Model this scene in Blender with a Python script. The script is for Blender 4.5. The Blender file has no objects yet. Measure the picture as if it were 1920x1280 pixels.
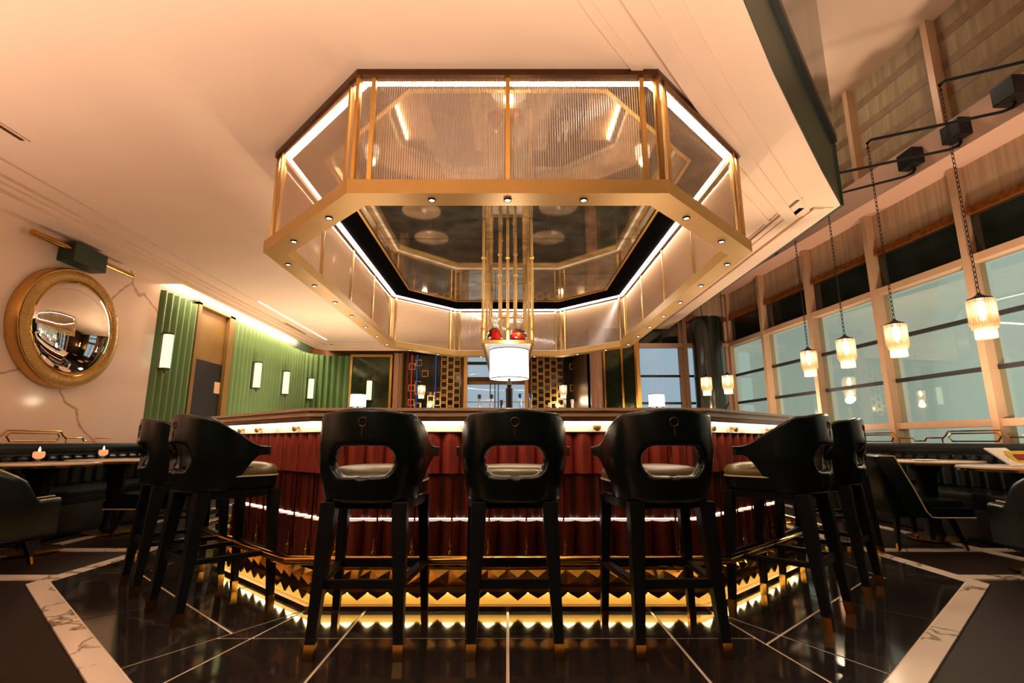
import bpy, bmesh, math, random
from mathutils import Vector, Matrix
random.seed(7)
PI = math.pi
SC = bpy.context.scene
COL = SC.collection

# ------------------------------------------------------------------ camera, world, exposure, added fill lights
CAM_H = 0.93
PITCH = math.atan(188 / 950)
cam_d = bpy.data.cameras.new('camera'); cam = bpy.data.objects.new('camera', cam_d); COL.objects.link(cam)
cam_d.sensor_fit = 'HORIZONTAL'; cam_d.sensor_width = 36; cam_d.lens = 36 * 950 / 1920
cam_d.shift_x = 8 / 1920; cam_d.clip_start = .05
cam.location = (0, 0, CAM_H); cam.rotation_euler = (PI / 2 + PITCH, 0, 0)
SC.camera = cam
SC.view_settings.view_transform = 'Standard'; SC.view_settings.look = 'None'
SC.view_settings.gamma = 1; SC.view_settings.use_curve_mapping = False
SC.view_settings.exposure = 0.08
cy = SC.cycles
cy.use_denoising = True; cy.max_bounces = 9; cy.diffuse_bounces = 4; cy.glossy_bounces = 5
cy.transmission_bounces = 6; cy.transparent_max_bounces = 16
cy.sample_clamp_indirect = 6; cy.caustics_reflective = False; cy.caustics_refractive = False

W = bpy.data.worlds.new('dusk'); SC.world = W; W.use_nodes = True
W.node_tree.nodes['Background'].inputs[0].default_value = (.46, .505, .515, 1)
W.node_tree.nodes['Background'].inputs[1].default_value = 1.0

WARM = (1, .66, .38); WARM2 = (1, .74, .48)
def lamp(kind, name, loc, power, color=WARM, rot=(0, 0, 0), size=.3, size_y=None, spot=None, blend=.6, radius=.03, spread=PI):
    d = bpy.data.lights.new(name, kind); d.energy = power; d.color = color
    if kind == 'AREA':
        d.size = size; d.spread = spread
        if size_y: d.shape = 'RECTANGLE'; d.size_y = size_y
    else: d.shadow_soft_size = radius
    if kind == 'SPOT': d.spot_size = spot or 1.2; d.spot_blend = blend
    o = bpy.data.objects.new(name, d); COL.objects.link(o); o.location = loc; o.rotation_euler = rot
    return o
UP = (PI, 0, 0)
lamp('AREA', 'ceiling_fill_near', (-1.6, .2, .25), 75, (1, .73, .56), UP, 1.3, spread=1.8)  # added fill out of view, brightens the ceiling from below
lamp('AREA', 'ceiling_fill_near', (.5, .1, .25), 80, (1, .73, .56), UP, 1.3, spread=1.8)  # second unseen ceiling fill beside the first
lamp('AREA', 'ceiling_fill_left', (-4.0, 1.6, .25), 70, (1, .73, .57), UP, .9, spread=2.2)  # unseen fill added for the left ceiling and marble wall
lamp('AREA', 'ceiling_fill_right', (3.2, .6, .25), 100, (1, .73, .56), UP, .9, spread=2.2)  # added out of view to lift the right side
lamp('AREA', 'atrium_fill', (4.6, 4.6, .95), 75, (1, .74, .52), UP, .3)  # added fill for window frames and scrim, no fitting stands here
lamp('AREA', 'atrium_fill_far', (4.5, 8.2, .95), 40, (1, .74, .52), UP, .3)  # same added fill for the far end of the window wall
lamp('AREA', 'scrim_fill', (3.7, 2.6, 6.0), 17, (1, .78, .56), (0, -.75, 0), .5)  # added light aimed at the upper scrim to brighten it
lamp('AREA', 'scrim_fill', (3.75, 6.4, 6.0), 17, (1, .78, .56), (0, -.75, 0), .5)  # second added light on the scrim, farther back
lamp('AREA', 'ceiling_fill_back_left', (-3.5, 9.8, .25), 110, (1, .76, .54), UP, .7, spread=2.6)  # fill hidden behind the bar, added for the rear left ceiling
lamp('AREA', 'floor_fill_behind', (-1.2, -1.5, 3.2), 36, (1, .90, .76), (0, 0, 0), .8)  # unseen fill added behind the camera for floor and foot caps

# ------------------------------------------------------------------ materials
def L(r, g=None, b=None):
    if g is None: r, g, b = r
    f = lambda c: (c / 255 / 12.92) if c / 255 <= .04045 else ((c / 255 + .055) / 1.055) ** 2.4
    return (f(r), f(g), f(b), 1)
def mat(name, col, rough=.5, metal=0, spec=.5, coat=0, var=0, scale=8, stretch=(1, 1, 1), bump=0, col2=None, emit=None, es=0, aniso=0):
    m = bpy.data.materials.new(name); m.use_nodes = True; nt = m.node_tree; p = nt.nodes['Principled BSDF']
    p.inputs['Base Color'].default_value = col; p.inputs['Roughness'].default_value = rough
    p.inputs['Metallic'].default_value = metal; p.inputs['Specular IOR Level'].default_value = spec
    p.inputs['Coat Weight'].default_value = coat; p.inputs['Coat Roughness'].default_value = .08
    if emit: p.inputs['Emission Color'].default_value = emit; p.inputs['Emission Strength'].default_value = es
    tc = nt.nodes.new('ShaderNodeTexCoord'); mp = nt.nodes.new('ShaderNodeMapping'); mp.inputs['Scale'].default_value = stretch
    nt.links.new(tc.outputs['Object'], mp.inputs['Vector'])
    nz = nt.nodes.new('ShaderNodeTexNoise'); nz.inputs['Scale'].default_value = scale; nz.inputs['Detail'].default_value = 5
    nt.links.new(mp.outputs[0], nz.inputs['Vector'])
    c2 = col2 or tuple(c * (1 - var) for c in col[:3]) + (1,)
    rp = nt.nodes.new('ShaderNodeValToRGB'); rp.color_ramp.elements[0].position = .35; rp.color_ramp.elements[1].position = .65
    rp.color_ramp.elements[0].color = c2; rp.color_ramp.elements[1].color = col
    nt.links.new(nz.outputs['Fac'], rp.inputs[0]); nt.links.new(rp.outputs[0], p.inputs['Base Color'])
    if bump:
        b = nt.nodes.new('ShaderNodeBump'); b.inputs['Strength'].default_value = bump; b.inputs['Distance'].default_value = .01
        nt.links.new(nz.outputs['Fac'], b.inputs['Height']); nt.links.new(b.outputs[0], p.inputs['Normal'])
    return m
def emat(name, col, s):
    m = bpy.data.materials.new(name); m.use_nodes = True; nt = m.node_tree; nt.nodes.clear()
    e = nt.nodes.new('ShaderNodeEmission'); e.inputs[0].default_value = tuple(col[:3]) + (1,); e.inputs[1].default_value = s
    o = nt.nodes.new('ShaderNodeOutputMaterial'); nt.links.new(e.outputs[0], o.inputs[0]); return m
def marble(name, base, vein, scale=1.2, rough=.15, width=.04, spec=.5):
    m = mat(name, base, rough, spec=spec); nt = m.node_tree; p = nt.nodes['Principled BSDF']
    tc = nt.nodes.new('ShaderNodeTexCoord')
    n1 = nt.nodes.new('ShaderNodeTexNoise'); n1.inputs['Scale'].default_value = scale * 1.5; n1.inputs['Detail'].default_value = 6
    mx = nt.nodes.new('ShaderNodeMix'); mx.data_type = 'VECTOR'; mx.inputs['Factor'].default_value = .42
    geo = nt.nodes.new('ShaderNodeNewGeometry')
    nt.links.new(geo.outputs['Position'], n1.inputs['Vector']); nt.links.new(geo.outputs['Position'], mx.inputs[4]); nt.links.new(n1.outputs['Color'], mx.inputs[5])
    v = nt.nodes.new('ShaderNodeTexVoronoi'); v.feature = 'DISTANCE_TO_EDGE'; v.inputs['Scale'].default_value = scale
    nt.links.new(mx.outputs[1], v.inputs['Vector'])
    rp = nt.nodes.new('ShaderNodeValToRGB'); rp.color_ramp.elements[0].color = vein; rp.color_ramp.elements[1].color = base
    rp.color_ramp.elements[0].position = 0; rp.color_ramp.elements[1].position = width
    nt.links.new(v.outputs['Distance'], rp.inputs[0]); nt.links.new(rp.outputs[0], p.inputs['Base Color']); return m
def sheet(name, tint, opac, diff, gloss=.12, rough=.08, trans=.5):
    """thin sheet: see-through tint mixed with a diffuse/translucent and a glossy share"""
    m = bpy.data.materials.new(name); m.use_nodes = True; nt = m.node_tree; nt.nodes.clear(); N = nt.nodes.new; K = nt.links.new
    t = N('ShaderNodeBsdfTransparent'); t.inputs[0].default_value = tint
    d = N('ShaderNodeBsdfDiffuse'); d.inputs[0].default_value = diff
    tr = N('ShaderNodeBsdfTranslucent'); tr.inputs[0].default_value = diff
    g = N('ShaderNodeBsdfGlossy'); g.inputs['Roughness'].default_value = rough; g.inputs[0].default_value = (1, 1, 1, 1)
    a = N('ShaderNodeMixShader'); a.inputs[0].default_value = trans; K(d.outputs[0], a.inputs[1]); K(tr.outputs[0], a.inputs[2])
    b = N('ShaderNodeMixShader'); b.inputs[0].default_value = opac; K(t.outputs[0], b.inputs[1]); K(a.outputs[0], b.inputs[2])
    c = N('ShaderNodeMixShader'); K(b.outputs[0], c.inputs[1]); K(g.outputs[0], c.inputs[2])
    lw = N('ShaderNodeLayerWeight'); lw.inputs[0].default_value = .3
    ml = N('ShaderNodeMath'); ml.operation = 'MULTIPLY_ADD'; ml.inputs[1].default_value = .4; ml.inputs[2].default_value = gloss
    K(lw.outputs['Fresnel'], ml.inputs[0]); K(ml.outputs[0], c.inputs[0])
    o = N('ShaderNodeOutputMaterial'); K(c.outputs[0], o.inputs[0]); return m

M = dict(
    ceiling=mat('cream_plaster', L(236, 206, 180), .6, var=.03, scale=2),
    brass=mat('polished_brass', L(205, 150, 70), .18, 1, var=.15, scale=14),
    gold=mat('brushed_gold', L(214, 170, 96), .32, 1, var=.12, scale=20, stretch=(1, 1, 8)),
    goldpaint=mat('satin_gold_paint', L(198, 158, 88), .4, .4, var=.08, scale=6),
    plinth=mat('burnished_brass_plinth', L(214, 156, 62), .22, 1, var=.25, scale=5, bump=.05),
    bronze=mat('dark_bronze', L(92, 62, 36), .35, .8, var=.2),
    leather=mat('dark_green_leather', (.004, .0075, .006, 1), .26, spec=.4, var=.25, scale=60, bump=.04),
    seat=mat('olive_leather', L(112, 98, 62), .3, spec=.6, var=.15, scale=40, bump=.04),
    piping=mat('cream_piping', L(196, 180, 140), .4),
    blackwood=mat('ebonised_wood', (.006, .007, .007, 1), .4, spec=.2, var=.3, scale=20, stretch=(1, 1, .2)),
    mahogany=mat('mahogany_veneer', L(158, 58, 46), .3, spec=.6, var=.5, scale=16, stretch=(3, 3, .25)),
    mahogany_shaded=mat('shaded_mahogany_veneer', L(112, 44, 33), .28, spec=.6, var=.5, scale=16, stretch=(3, 3, .25)),  # same veneer darkened, shade of the lower tiers put into the colour
    counter=mat('taupe_stone', L(206, 176, 146), .35, var=.2, scale=10, stretch=(1, 1, 3)),
    apron=marble('pale_marble', L(240, 222, 205), L(190, 160, 140), 3, .3),
    wallmarble=marble('cream_marble', L(240, 210, 186), L(176, 140, 112), .8, .10, .012),
    border=marble('white_marble', L(232, 220, 205), L(120, 98, 80), 2.2, .2, .03),
    tile=marble('black_marble', (.020, .018, .017, 1), (.07, .06, .055, 1), .9, .09, .006, spec=.6),
    grout=mat('pale_brass_inlay', L(252, 240, 218), .4, 0),
    wood=mat('dark_walnut', L(36, 21, 15), .5, spec=.12, var=.45, scale=5, stretch=(12, 1, 1)),
    green=mat('green_lacquer', L(98, 128, 76), .42, var=.1, scale=3),
    greendark=mat('dark_green_panel', L(30, 58, 42), .35, var=.3, scale=3),
    ochre=mat('ochre_lacquer', L(122, 92, 40), .5, var=.25, scale=2),
    dark=mat('near_black', (.004, .004, .005, 1), .5, var=.3),
    blackglass=mat('black_glass', (.018, .022, .018, 1), .06, spec=.9, var=.5, scale=3),
    blackband=mat('black_band', (.005, .0045, .005, 1), .7, spec=0, var=.2),
    frame=mat('pink_beige_aluminium', L(196, 158, 126), .45, .1, var=.05),
    rubber=mat('dark_gasket', (.012, .013, .014, 1), .5),
    scrim=mat('grey_brown_scrim', L(162, 140, 108), .8, var=.3, scale=3, stretch=(6, 6, .5)),
    scrim_lo=mat('pink_beige_scrim', L(190, 158, 128), .8, var=.25, scale=3, stretch=(8, 8, .4)),
    bar_and_shadow=mat('brown_transom_and_shadow', L(136, 108, 80), .6, var=.2),  # colour of a back transom and of the painted scrim shadows
    bronzecrin=mat('hammered_bronze', L(205, 118, 50), .35, .8, var=.5, scale=16, bump=1),
    beam=mat('pink_plaster', L(208, 166, 142), .6, var=.05, scale=2),
    blackmetal=mat('black_metal', (.008, .008, .008, 1), .4, .3),
    column=mat('black_green_column', (.010, .016, .012, 1), .15, spec=.6, var=.5, scale=3),
    pinkcol=mat('rose_marble_column', L(178, 128, 104), .25, var=.3, scale=4, stretch=(2, 2, .5)),
    mirror=mat('antique_mirror', (.66, .58, .46, 1), .04, .9, col2=(.36, .31, .23, 1), scale=5),
    convex=mat('convex_mirror', (.92, .88, .84, 1), .02, 1),
    darkmirror=mat('smoked_green_mirror', (.035, .05, .025, 1), .08, .6, var=.3),
    latinner=mat('smoked_glass_square', (.02, .018, .016, 1), .08, .4, var=.5),
    white=mat('white_linen', L(235, 225, 212), .7),
    tabletop=mat('white_marble_top', L(226, 206, 188), .15, var=.06, scale=4),
    redliquor=mat('red_cognac_glass', L(112, 12, 9), .08, spec=.8, coat=.6, var=.3, scale=20),
    clearglass=sheet('clear_glass', (.85, .88, .9, 1), .15, (.8, .8, .82, 1), .12, .03, .3),
    blueglass=mat('blue_glass', L(30, 60, 140), .08, spec=.8), 
    reed_edge=sheet('bronze_reed_edge', (.62, .46, .33, 1), .55, (.52, .35, .22, 1), .05, .15, .10),
    reed=sheet('bronze_reeded_glass', (.97, .92, .85, 1), .12, (.72, .50, .33, 1), .05, .08, .10),
    pane_side=sheet('green_tinted_glass', (.88, .94, .83, 1), .02, (.5, .5, .5, 1), .02, .02),
    pane_back=sheet('blue_tinted_glass', (.84, .93, 1, 1), .02, (.5, .5, .5, 1), .02, .02),
    crystal=sheet('crystal_rods', (1, .90, .78, 1), .32, (1, .88, .74, 1), .1, .05, .8),
    paper=mat('white_paper', L(238, 230, 220), .7), 
    yellow=mat('yellow_print', L(230, 200, 60), .6), red=mat('red_print', L(170, 30, 30), .6),
    wax=mat('candle_glass', L(230, 150, 90), .3, emit=(1, .5, .22, 1), es=.5),
)
E_LED = emat('led_white', (1, .84, .72), 50)
E_COVE = emat('cove_led', (1, .80, .60), 55)
E_CTR = emat('counter_led', (1, .80, .55), 9)
E_PL = emat('plinth_fill_glow', (1, .80, .36), 22)  # glow of the strip added inside the plinth channel
E_SHADE = emat('lit_shade', (1, .92, .80), 2.6)
E_SCONCE = emat('sconce_glow', (.82, 1, .62), 1.15)
E_SPOT = emat('downlight_lens', (1, .86, .66), 14)
E_BULB = emat('pendant_bulb', (1, .78, .52), 22)
E_LEDGE = emat('ledge_led', (1, .82, .66), 1.2)
E_TIER = emat('tier_led', (1, .76, .64), 5)
E_SHELF = emat('shelf_light', (1, .93, .8), .75)
E_FLAME = emat('flame', (1, .62, .25), 12)
E_RED = emat('red_neon', (1, .05, .05), .5); E_BLUE = emat('blue_neon', (.15, .35, 1), .2)
E_WORK = emat('work_light', (1, .84, .60), 42)
E_SCREEN = emat('tablet_screen', (.45, .6, 1), 2.0)

# ------------------------------------------------------------------ mesh helpers
class MB:
    def __init__(s): s.b = bmesh.new()
    def box(s, x0, x1, y0, y1, z0, z1, mtx=None):
        vs = [s.b.verts.new((x, y, z)) for z in (z0, z1) for y in (y0, y1) for x in (x0, x1)]
        for f in ((0, 2, 3, 1), (4, 5, 7, 6), (0, 1, 5, 4), (2, 6, 7, 3), (1, 3, 7, 5), (0, 4, 6, 2)): s.b.faces.new([vs[i] for i in f])
        if mtx: bmesh.ops.transform(s.b, matrix=mtx, verts=vs)
        return s
    def prism(s, pts, z0, z1):
        a = [s.b.verts.new((p[0], p[1], z0)) for p in pts]; c = [s.b.verts.new((p[0], p[1], z1)) for p in pts]
        s.b.faces.new(a[::-1]); s.b.faces.new(c); n = len(pts)
        for i in range(n): s.b.faces.new((a[i], a[(i + 1) % n], c[(i + 1) % n], c[i]))
        return s
    def loft(s, rings, cap=True, closed=True):
        rs = [[s.b.verts.new(p) for p in r] for r in rings]; n = len(rs[0])
        for a, c in zip(rs, rs[1:]):
            for i in range(n if closed else n - 1):
                s.b.faces.new((a[i], a[(i + 1) % n], c[(i + 1) % n], c[i]))
        if cap and closed: s.b.faces.new(rs[0][::-1]); s.b.faces.new(rs[-1])
        return s
    def lathe(s, prof, n=24, c=(0, 0, 0), axis='Z'):
        rings = []
        for r, z in prof:
            ring = []
            for i in range(n):
                t = 2 * PI * i / n; x, y = max(r, 1e-4) * math.cos(t), max(r, 1e-4) * math.sin(t)
                p = (x, y, z) if axis == 'Z' else (z, x, y) if axis == 'X' else (y, z, x)
                ring.append((p[0] + c[0], p[1] + c[1], p[2] + c[2]))
            rings.append(ring)
        return s.loft(rings, cap=prof[0] != prof[-1])
    def tube(s, pts, r, n=8, closed=False):
        P = [Vector(p) for p in pts]; N = len(P); rings = []
        up = Vector((0, 0, 1))
        for i in range(N):
            a = P[(i - 1) % N] if (closed or i > 0) else P[i]; b = P[(i + 1) % N] if (closed or i < N - 1) else P[i]
            t = (b - a).normalized()
            u = up if abs(t.z) < .95 else Vector((1, 0, 0))
            e1 = t.cross(u).normalized(); e2 = e1.cross(t).normalized()
            k = 1.0
            if (closed or 0 < i < N - 1):
                d1 = (P[i] - a).normalized(); d2 = (b - P[i]).normalized(); k = 1 / max(.5, math.cos(d1.angle(d2, 0) / 2))
            rings.append([P[i] + r * (k * e1 * math.cos(q * 2 * PI / n) + e2 * math.sin(q * 2 * PI / n)) for q in range(n)])
        if closed: rings.append(rings[0]); 
        s.loft(rings, cap=not closed)
        return s
    def taper(s, p0, p1, w0, w1, rot=0):
        """square bar from p0 to p1, widths w0 and w1 (tuples or numbers)"""
        def sq(p, w):
            wx, wy = (w if isinstance(w, tuple) else (w, w)); q = []
            for a, b in ((-1, -1), (1, -1), (1, 1), (-1, 1)):
                x, y = a * wx / 2, b * wy / 2; q.append((p[0] + x * math.cos(rot) - y * math.sin(rot), p[1] + x * math.sin(rot) + y * math.cos(rot), p[2]))
            return q
        return s.loft([sq(p0, w0), sq(p1, w1)])
    def grid(s, fn, nu, nv, closed_u=False):
        V = [[s.b.verts.new(fn(i / nu, j / nv)) for j in range(nv + 1)] for i in range(nu + (0 if closed_u else 1))]
        n = len(V)
        for i in range(n if closed_u else n - 1):
            for j in range(nv): s.b.faces.new((V[i][j], V[(i + 1) % n][j], V[(i + 1) % n][j + 1], V[i][j + 1]))
        return s
    def mesh(s, name, smooth=False, bevel=0):
        bmesh.ops.remove_doubles(s.b, verts=s.b.verts, dist=1e-5)
        if bevel: bmesh.ops.bevel(s.b, geom=[e for e in s.b.edges if len(e.link_faces) == 2 and e.calc_face_angle(0) > .5], offset=bevel, segments=2, affect='EDGES', profile=.7)
        bmesh.ops.recalc_face_normals(s.b, faces=s.b.faces)
        me = bpy.data.meshes.new(name); s.b.to_mesh(me); s.b.free()
        if smooth:
            me.polygons.foreach_set('use_smooth', [True] * len(me.polygons))
            try: me.set_sharp_from_angle(angle=.7)
            except Exception: pass
        return me
def link(name, me, m, parent=None, loc=(0, 0, 0), rot=(0, 0, 0), scale=(1, 1, 1)):
    if m and not me.materials: me.materials.append(m)
    o = bpy.data.objects.new(name, me); COL.objects.link(o); o.location = loc; o.rotation_euler = rot; o.scale = scale
    if parent: o.parent = parent
    return o
def part(name, mb, m, parent=None, smooth=False, bevel=0, loc=(0, 0, 0), rot=(0, 0, 0)):
    return link(name, mb.mesh(name, smooth, bevel), m, parent, loc, rot)
def empty(name, loc=(0, 0, 0), rotz=0, parent=None):
    o = bpy.data.objects.new(name, None); COL.objects.link(o); o.location = loc; o.rotation_euler = (0, 0, rotz); o.empty_display_size = .1
    if parent: o.parent = parent
    return o
def tag(o, label, cat, group=None):
    o['label'] = label; o['category'] = cat
    if group: o['group'] = group
    return o
def struct(o): o['kind'] = 'structure'; return o
def stuff(o): o['kind'] = 'stuff'; return o
def copy_tree(o, parent=None):
    c = o.copy(); COL.objects.link(c)
    if parent: c.parent = parent
    for ch in list(o.children): copy_tree(ch, c)
    return c
def inset(P, d):
    """offset a CCW polygon inwards by d (number or one per edge)"""
    n = len(P); D = d if isinstance(d, (list, tuple)) else [d] * n; Ls = []
    for i in range(n):
        a, b = P[i], P[(i + 1) % n]; dx, dy = b[0] - a[0], b[1] - a[1]; l = math.hypot(dx, dy)
        nx, ny = -dy / l, dx / l; Ls.append((a[0] + nx * D[i], a[1] + ny * D[i], dx / l, dy / l))
    out = []
    for i in range(n):
        x1, y1, a1, b1 = Ls[i - 1]; x2, y2, a2, b2 = Ls[i]; det = a1 * b2 - b1 * a2
        if abs(det) < 1e-9: out.append((x2, y2)); continue
        t = ((x2 - x1) * b2 - (y2 - y1) * a2) / det; out.append((x1 + a1 * t, y1 + b1 * t))
    return out
def lerp(a, b, t): return tuple(p + (q - p) * t for p, q in zip(a, b))
def split(poly, p, d):
    """split a convex 2D polygon by the line through p with direction d"""
    A, B = [], []; n = len(poly); s = [(q[0] - p[0]) * d[1] - (q[1] - p[1]) * d[0] for q in poly]
    for i in range(n):
        a, b, sa, sb = poly[i], poly[(i + 1) % n], s[i], s[(i + 1) % n]
        if sa >= 0: A.append(a)
        if sa <= 0: B.append(a)
        if sa * sb < 0: q = lerp(a, b, sa / (sa - sb)); A.append(q); B.append(q)
    return [q for q in (A, B) if len(q) > 2 and abs(area(q)) > 1e-3]
def area(q): return sum(q[i - 1][0] * q[i][1] - q[i][0] * q[i - 1][1] for i in range(len(q))) / 2

# ------------------------------------------------------------------ plans
BAR = [(-1.18, 2.98), (1.18, 2.98), (2.33, 4.02), (2.33, 7.7), (1.18, 8.74), (-1.18, 8.74), (-2.33, 7.7), (-2.33, 4.02)]
CAN = [(-.985, 2.97), (.985, 2.97), (1.95, 3.94), (1.95, 8.16), (.985, 9.13), (-.985, 9.13), (-1.95, 8.16), (-1.95, 3.94)]
BASE = inset(BAR, .13)
ZC = 3.35
WA, WB = 5.9, .1                 # window wall: X = WA - WB*Y
WY = [5.52 + 1.315 * k for k in range(-3, 5)]      # mullions
YB = WY[-1]                      # glass corner
ZA = 6.15                        # atrium ceiling

# ------------------------------------------------------------------ floor
fl = struct(part('floor', MB().box(-5.4, 6.6, -4.2, 13.6, -.2, -.012), M['wood']))
OUT = inset(BASE, -.9)
part('inlay_bed', MB().prism(OUT, -.012, -.004), M['grout'], fl)
def tile(poly, m, name='marble_tile', d=.007):
    if area(poly) < 0: poly = poly[::-1]
    q = inset(poly, d)
    if area(q) > 1e-4: part(name, MB().prism(q, -.01, 0), m, fl)
n8 = 8; RING = inset(BASE, -.43)
for i in range(n8):
    j = (i + 1) % n8
    def along(p, q, t): l = math.dist(p, q); return lerp(p, q, t / l)
    oi, oj = along(OUT[i], OUT[j], .12), along(OUT[j], OUT[i], .2)
    sec = [BASE[i], oi, oj, BASE[j]]
    e = (BASE[j][0] - BASE[i][0], BASE[j][1] - BASE[i][1]); l = math.hypot(*e); e = (e[0] / l, e[1] / l)
    pieces = split(sec, RING[i], e)
    cuts = [-.8, 0, .8] if i in (0, 4) else [0] if i % 2 else [-1.2, 0, 1.2]
    mid = lerp(BASE[i], BASE[j], .5)
    for c in cuts:
        nxt = []
        for p in pieces: nxt += split(p, (mid[0] + e[0] * c, mid[1] + e[1] * c), (-e[1], e[0]))
        pieces = nxt
    for p in pieces: tile(p, M['tile'])
    prev = OUT[i - 1]
    wedge = [BASE[i], along(OUT[i], prev, .2), OUT[i], oi]
    for p in split(wedge, RING[i], e): tile(p, M['tile'])
part('bar_well_floor', MB().prism(inset(BASE, .25), -.012, .002), M['dark'], fl)
OUT2 = inset(OUT, -.115)
for i in range(n8):
    j = (i + 1) % n8; tile([OUT2[i], OUT2[j], OUT[j], OUT[i]], M['border'], 'marble_border', .001)
for sx in (-1, 1):
    def strip(x0, x1, y0, y1):
        xs = sorted((sx * x0, sx * x1)); part('marble_band', MB().box(xs[0], xs[1], y0, y1, -.012, 0), M['border'], fl)
    strip(OUT2[2][0], 5.0, 3.76, 3.87); strip(OUT2[2][0], 4.9, 4.70, 4.79); strip(4.15, 4.23, 4.79, 9.5); strip(4.15, 4.23, 3.87, 4.70)
    strip(4.15, 4.23, .5, 3.76)

# ------------------------------------------------------------------ walls and ceilings
wl = struct(part('wall_left', MB().box(-5.4, -5.2, -4.2, 7.3, 0, 3.7), M['wallmarble']))
struct(part('wall_behind', MB().box(-5.4, 6.6, -4.4, -4.2, 0, ZA + .2), M['greendark']))
part('corridor_wall', MB().box(-6.3, -6.2, 7.9, 9.6, 0, 3.6), M['dark'], wl)
part('corridor_side', MB().box(-6.3, -5.4, 7.8, 7.9, 0, 3.6).box(-6.3, -5.4, 9.6, 9.7, 0, 3.6), M['dark'], wl)
part('backing_wall', MB().box(-5.4, -5.25, 7.3, 8.3, 0, 3.7).box(-5.4, -5.25, 9.2, 13.6, 0, 3.7).box(-5.4, -5.25, 8.3, 9.2, 3.26, 3.7), M['greendark'], wl)
wb = struct(part('wall_back', MB().box(-5.4, -1.16, 13.42, 13.6, 0, 3.7).box(.54, 2.3, 13.42, 13.6, 0, 3.7).box(-1.16, .54, 13.42, 13.6, 0, 1.0).box(-1.16, .54, 13.42, 13.6, 3.3, 3.7), M['bronze']))
# fluted green wall: separate half-round boards
def flute_mesh(name, w, d, z0, z1, n=8, top=None):
    m = MB(); ring = [(-w / 2, 0), (-w / 2, .004)] + [(-w / 2 + w * k / n, .004 + d * math.sin(PI * k / n) ** .8) for k in range(1, n)] + [(w / 2, .004), (w / 2, 0)]
    return m.prism(ring[::-1], z0, z1).mesh(name, True)
path = [(-5.24, 7.3), (-5.24, 8.2)], [(-5.24, 9.4), (-5.24, 12.6)]
gm = MB().prism([(-.075, 0), (-.07, .012), (-.02, .085), (.0, .09), (.02, .085), (.07, .012), (.075, 0)][::-1], 0, 3.17).mesh('wall_flute'); gm.materials.append(M['green'])
def flutes_along(pts):
    for (a, b) in zip(pts, pts[1:]):
        l = math.dist(a, b); k = max(1, round(l / .15)); ang = math.atan2(b[1] - a[1], b[0] - a[0])
        for i in range(k):
            p = lerp(a, b, (i + .5) / k)
            link('wall_flute', gm, None, wl, (p[0], p[1], 0), (0, 0, ang + PI), (l / k / .15, 1, 1))
flutes_along(path[0]); flutes_along(path[1])
arc = [(-4.54 - .7 * math.cos(t), 12.6 + .74 * math.sin(t)) for t in [PI / 2 * k / 7 for k in range(8)]]
flutes_along(arc); flutes_along([arc[-1], (-4.2, 13.36)])
# door opening with ochre frame
dr = empty('door_1', (-5.2, 8.75, 0)); struct(dr)
part('jamb', MB().box(-.2, .03, -.53, -.44, 0, 3.24), M['ochre'], dr); part('jamb', MB().box(-.2, .03, .44, .62, 0, 3.24), M['ochre'], dr)
part('overdoor_panel', MB().box(-.08, -.04, -.44, .44, 2.3, 3.24), M['ochre'], dr); part('lintel', MB().box(-.2, .03, -.53, .62, 3.2, 3.27), M['goldpaint'], dr)
part('door_leaf', MB().box(-.07, -.03, -.44, .44, 0, 2.3), M['dark'], dr)
part('notice_plate', MB().box(-.03, -.02, .25, .42, 1.78, 1.98), M['frame'], dr)
# ceiling with the curved edge
EDGE = [(-.2, -4.2), (-.2, -1.5), (-.02, 0), (.28, .8), (.72, 1.62), (1.05, 2.08), (1.34, 2.44), (1.76, 2.96), (2.18, 3.45), (2.85, 4.22), (3.47, 4.91)]
XR = 3.52
ce = struct(part('ceiling', MB().prism([(-4.86, -4.2)] + EDGE + [(XR, 13.4), (-4.86, 13.4)], ZC, ZC + .3), M['ceiling']))
part('cove_lid', MB().box(-5.4, -4.86, -4.2, 13.6, 3.62, 3.72).box(-4.86, XR, 13.4, 13.6, 3.62, 3.72), M['ceiling'], ce)
part('cove_infill', MB().box(-5.2, -4.86, -4.2, 7.3, 3.262, 3.6), M['ceiling'], ce)
struct(part('ceiling_atrium', MB().box(-.6, 6.6, -4.2, 13.4, ZA, ZA + .1), M['ceiling']))
# stepped mouldings along the left cornice and along the ceiling edge
def ribbon(name, pts, o0, o1, z0, z1, m, parent=None):
    """strip between two offsets to the left of a polyline"""
    def off(d):
        out = []
        for i in range(len(pts)):
            a = pts[max(0, i - 1)]; b = pts[min(len(pts) - 1, i + 1)]; l = math.dist(a, b) or 1
            out.append((pts[i][0] - (b[1] - a[1]) / l * d, pts[i][1] + (b[0] - a[0]) / l * d))
        return out
    A, B = off(o0), off(o1); mb = MB()
    for i in range(len(pts) - 1): mb.prism([A[i], A[i + 1], B[i + 1], B[i]], z0, z1)
    return part(name, mb, m, parent)
LP = [(-5.2, -4.2), (-5.2, 12.5)] + [(-4.5 - .7 * math.cos(t), 12.55 + .75 * math.sin(t)) for t in [PI / 2 * k / 7 for k in range(1, 8)]] + [(1.9, 13.32)]
LPc = LP
tr = struct(empty('trim_cornice'))
for k, (o0, o1, z0) in enumerate(((-.33, -.39, 3.25), (-.39, -.48, 3.29), (-.48, -.55, 3.315), (-.74, -.80, 3.332))):
    ribbon('moulding', LPc, o0, o1, z0, ZC + .002, M['ceiling'], tr)
ribbon('moulding', [(-5.2, -4.2), (-5.2, 7.28)], -.0, -.33, 3.25, 3.30, M['ceiling'], tr)
slit = ribbon('slit_light', [(-5.2, 8.6), (-5.2, 12.0)], -.815, -.835, 3.343, ZC + .001, emat('slit_led', (1, .82, .62), 3), tr)
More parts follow.
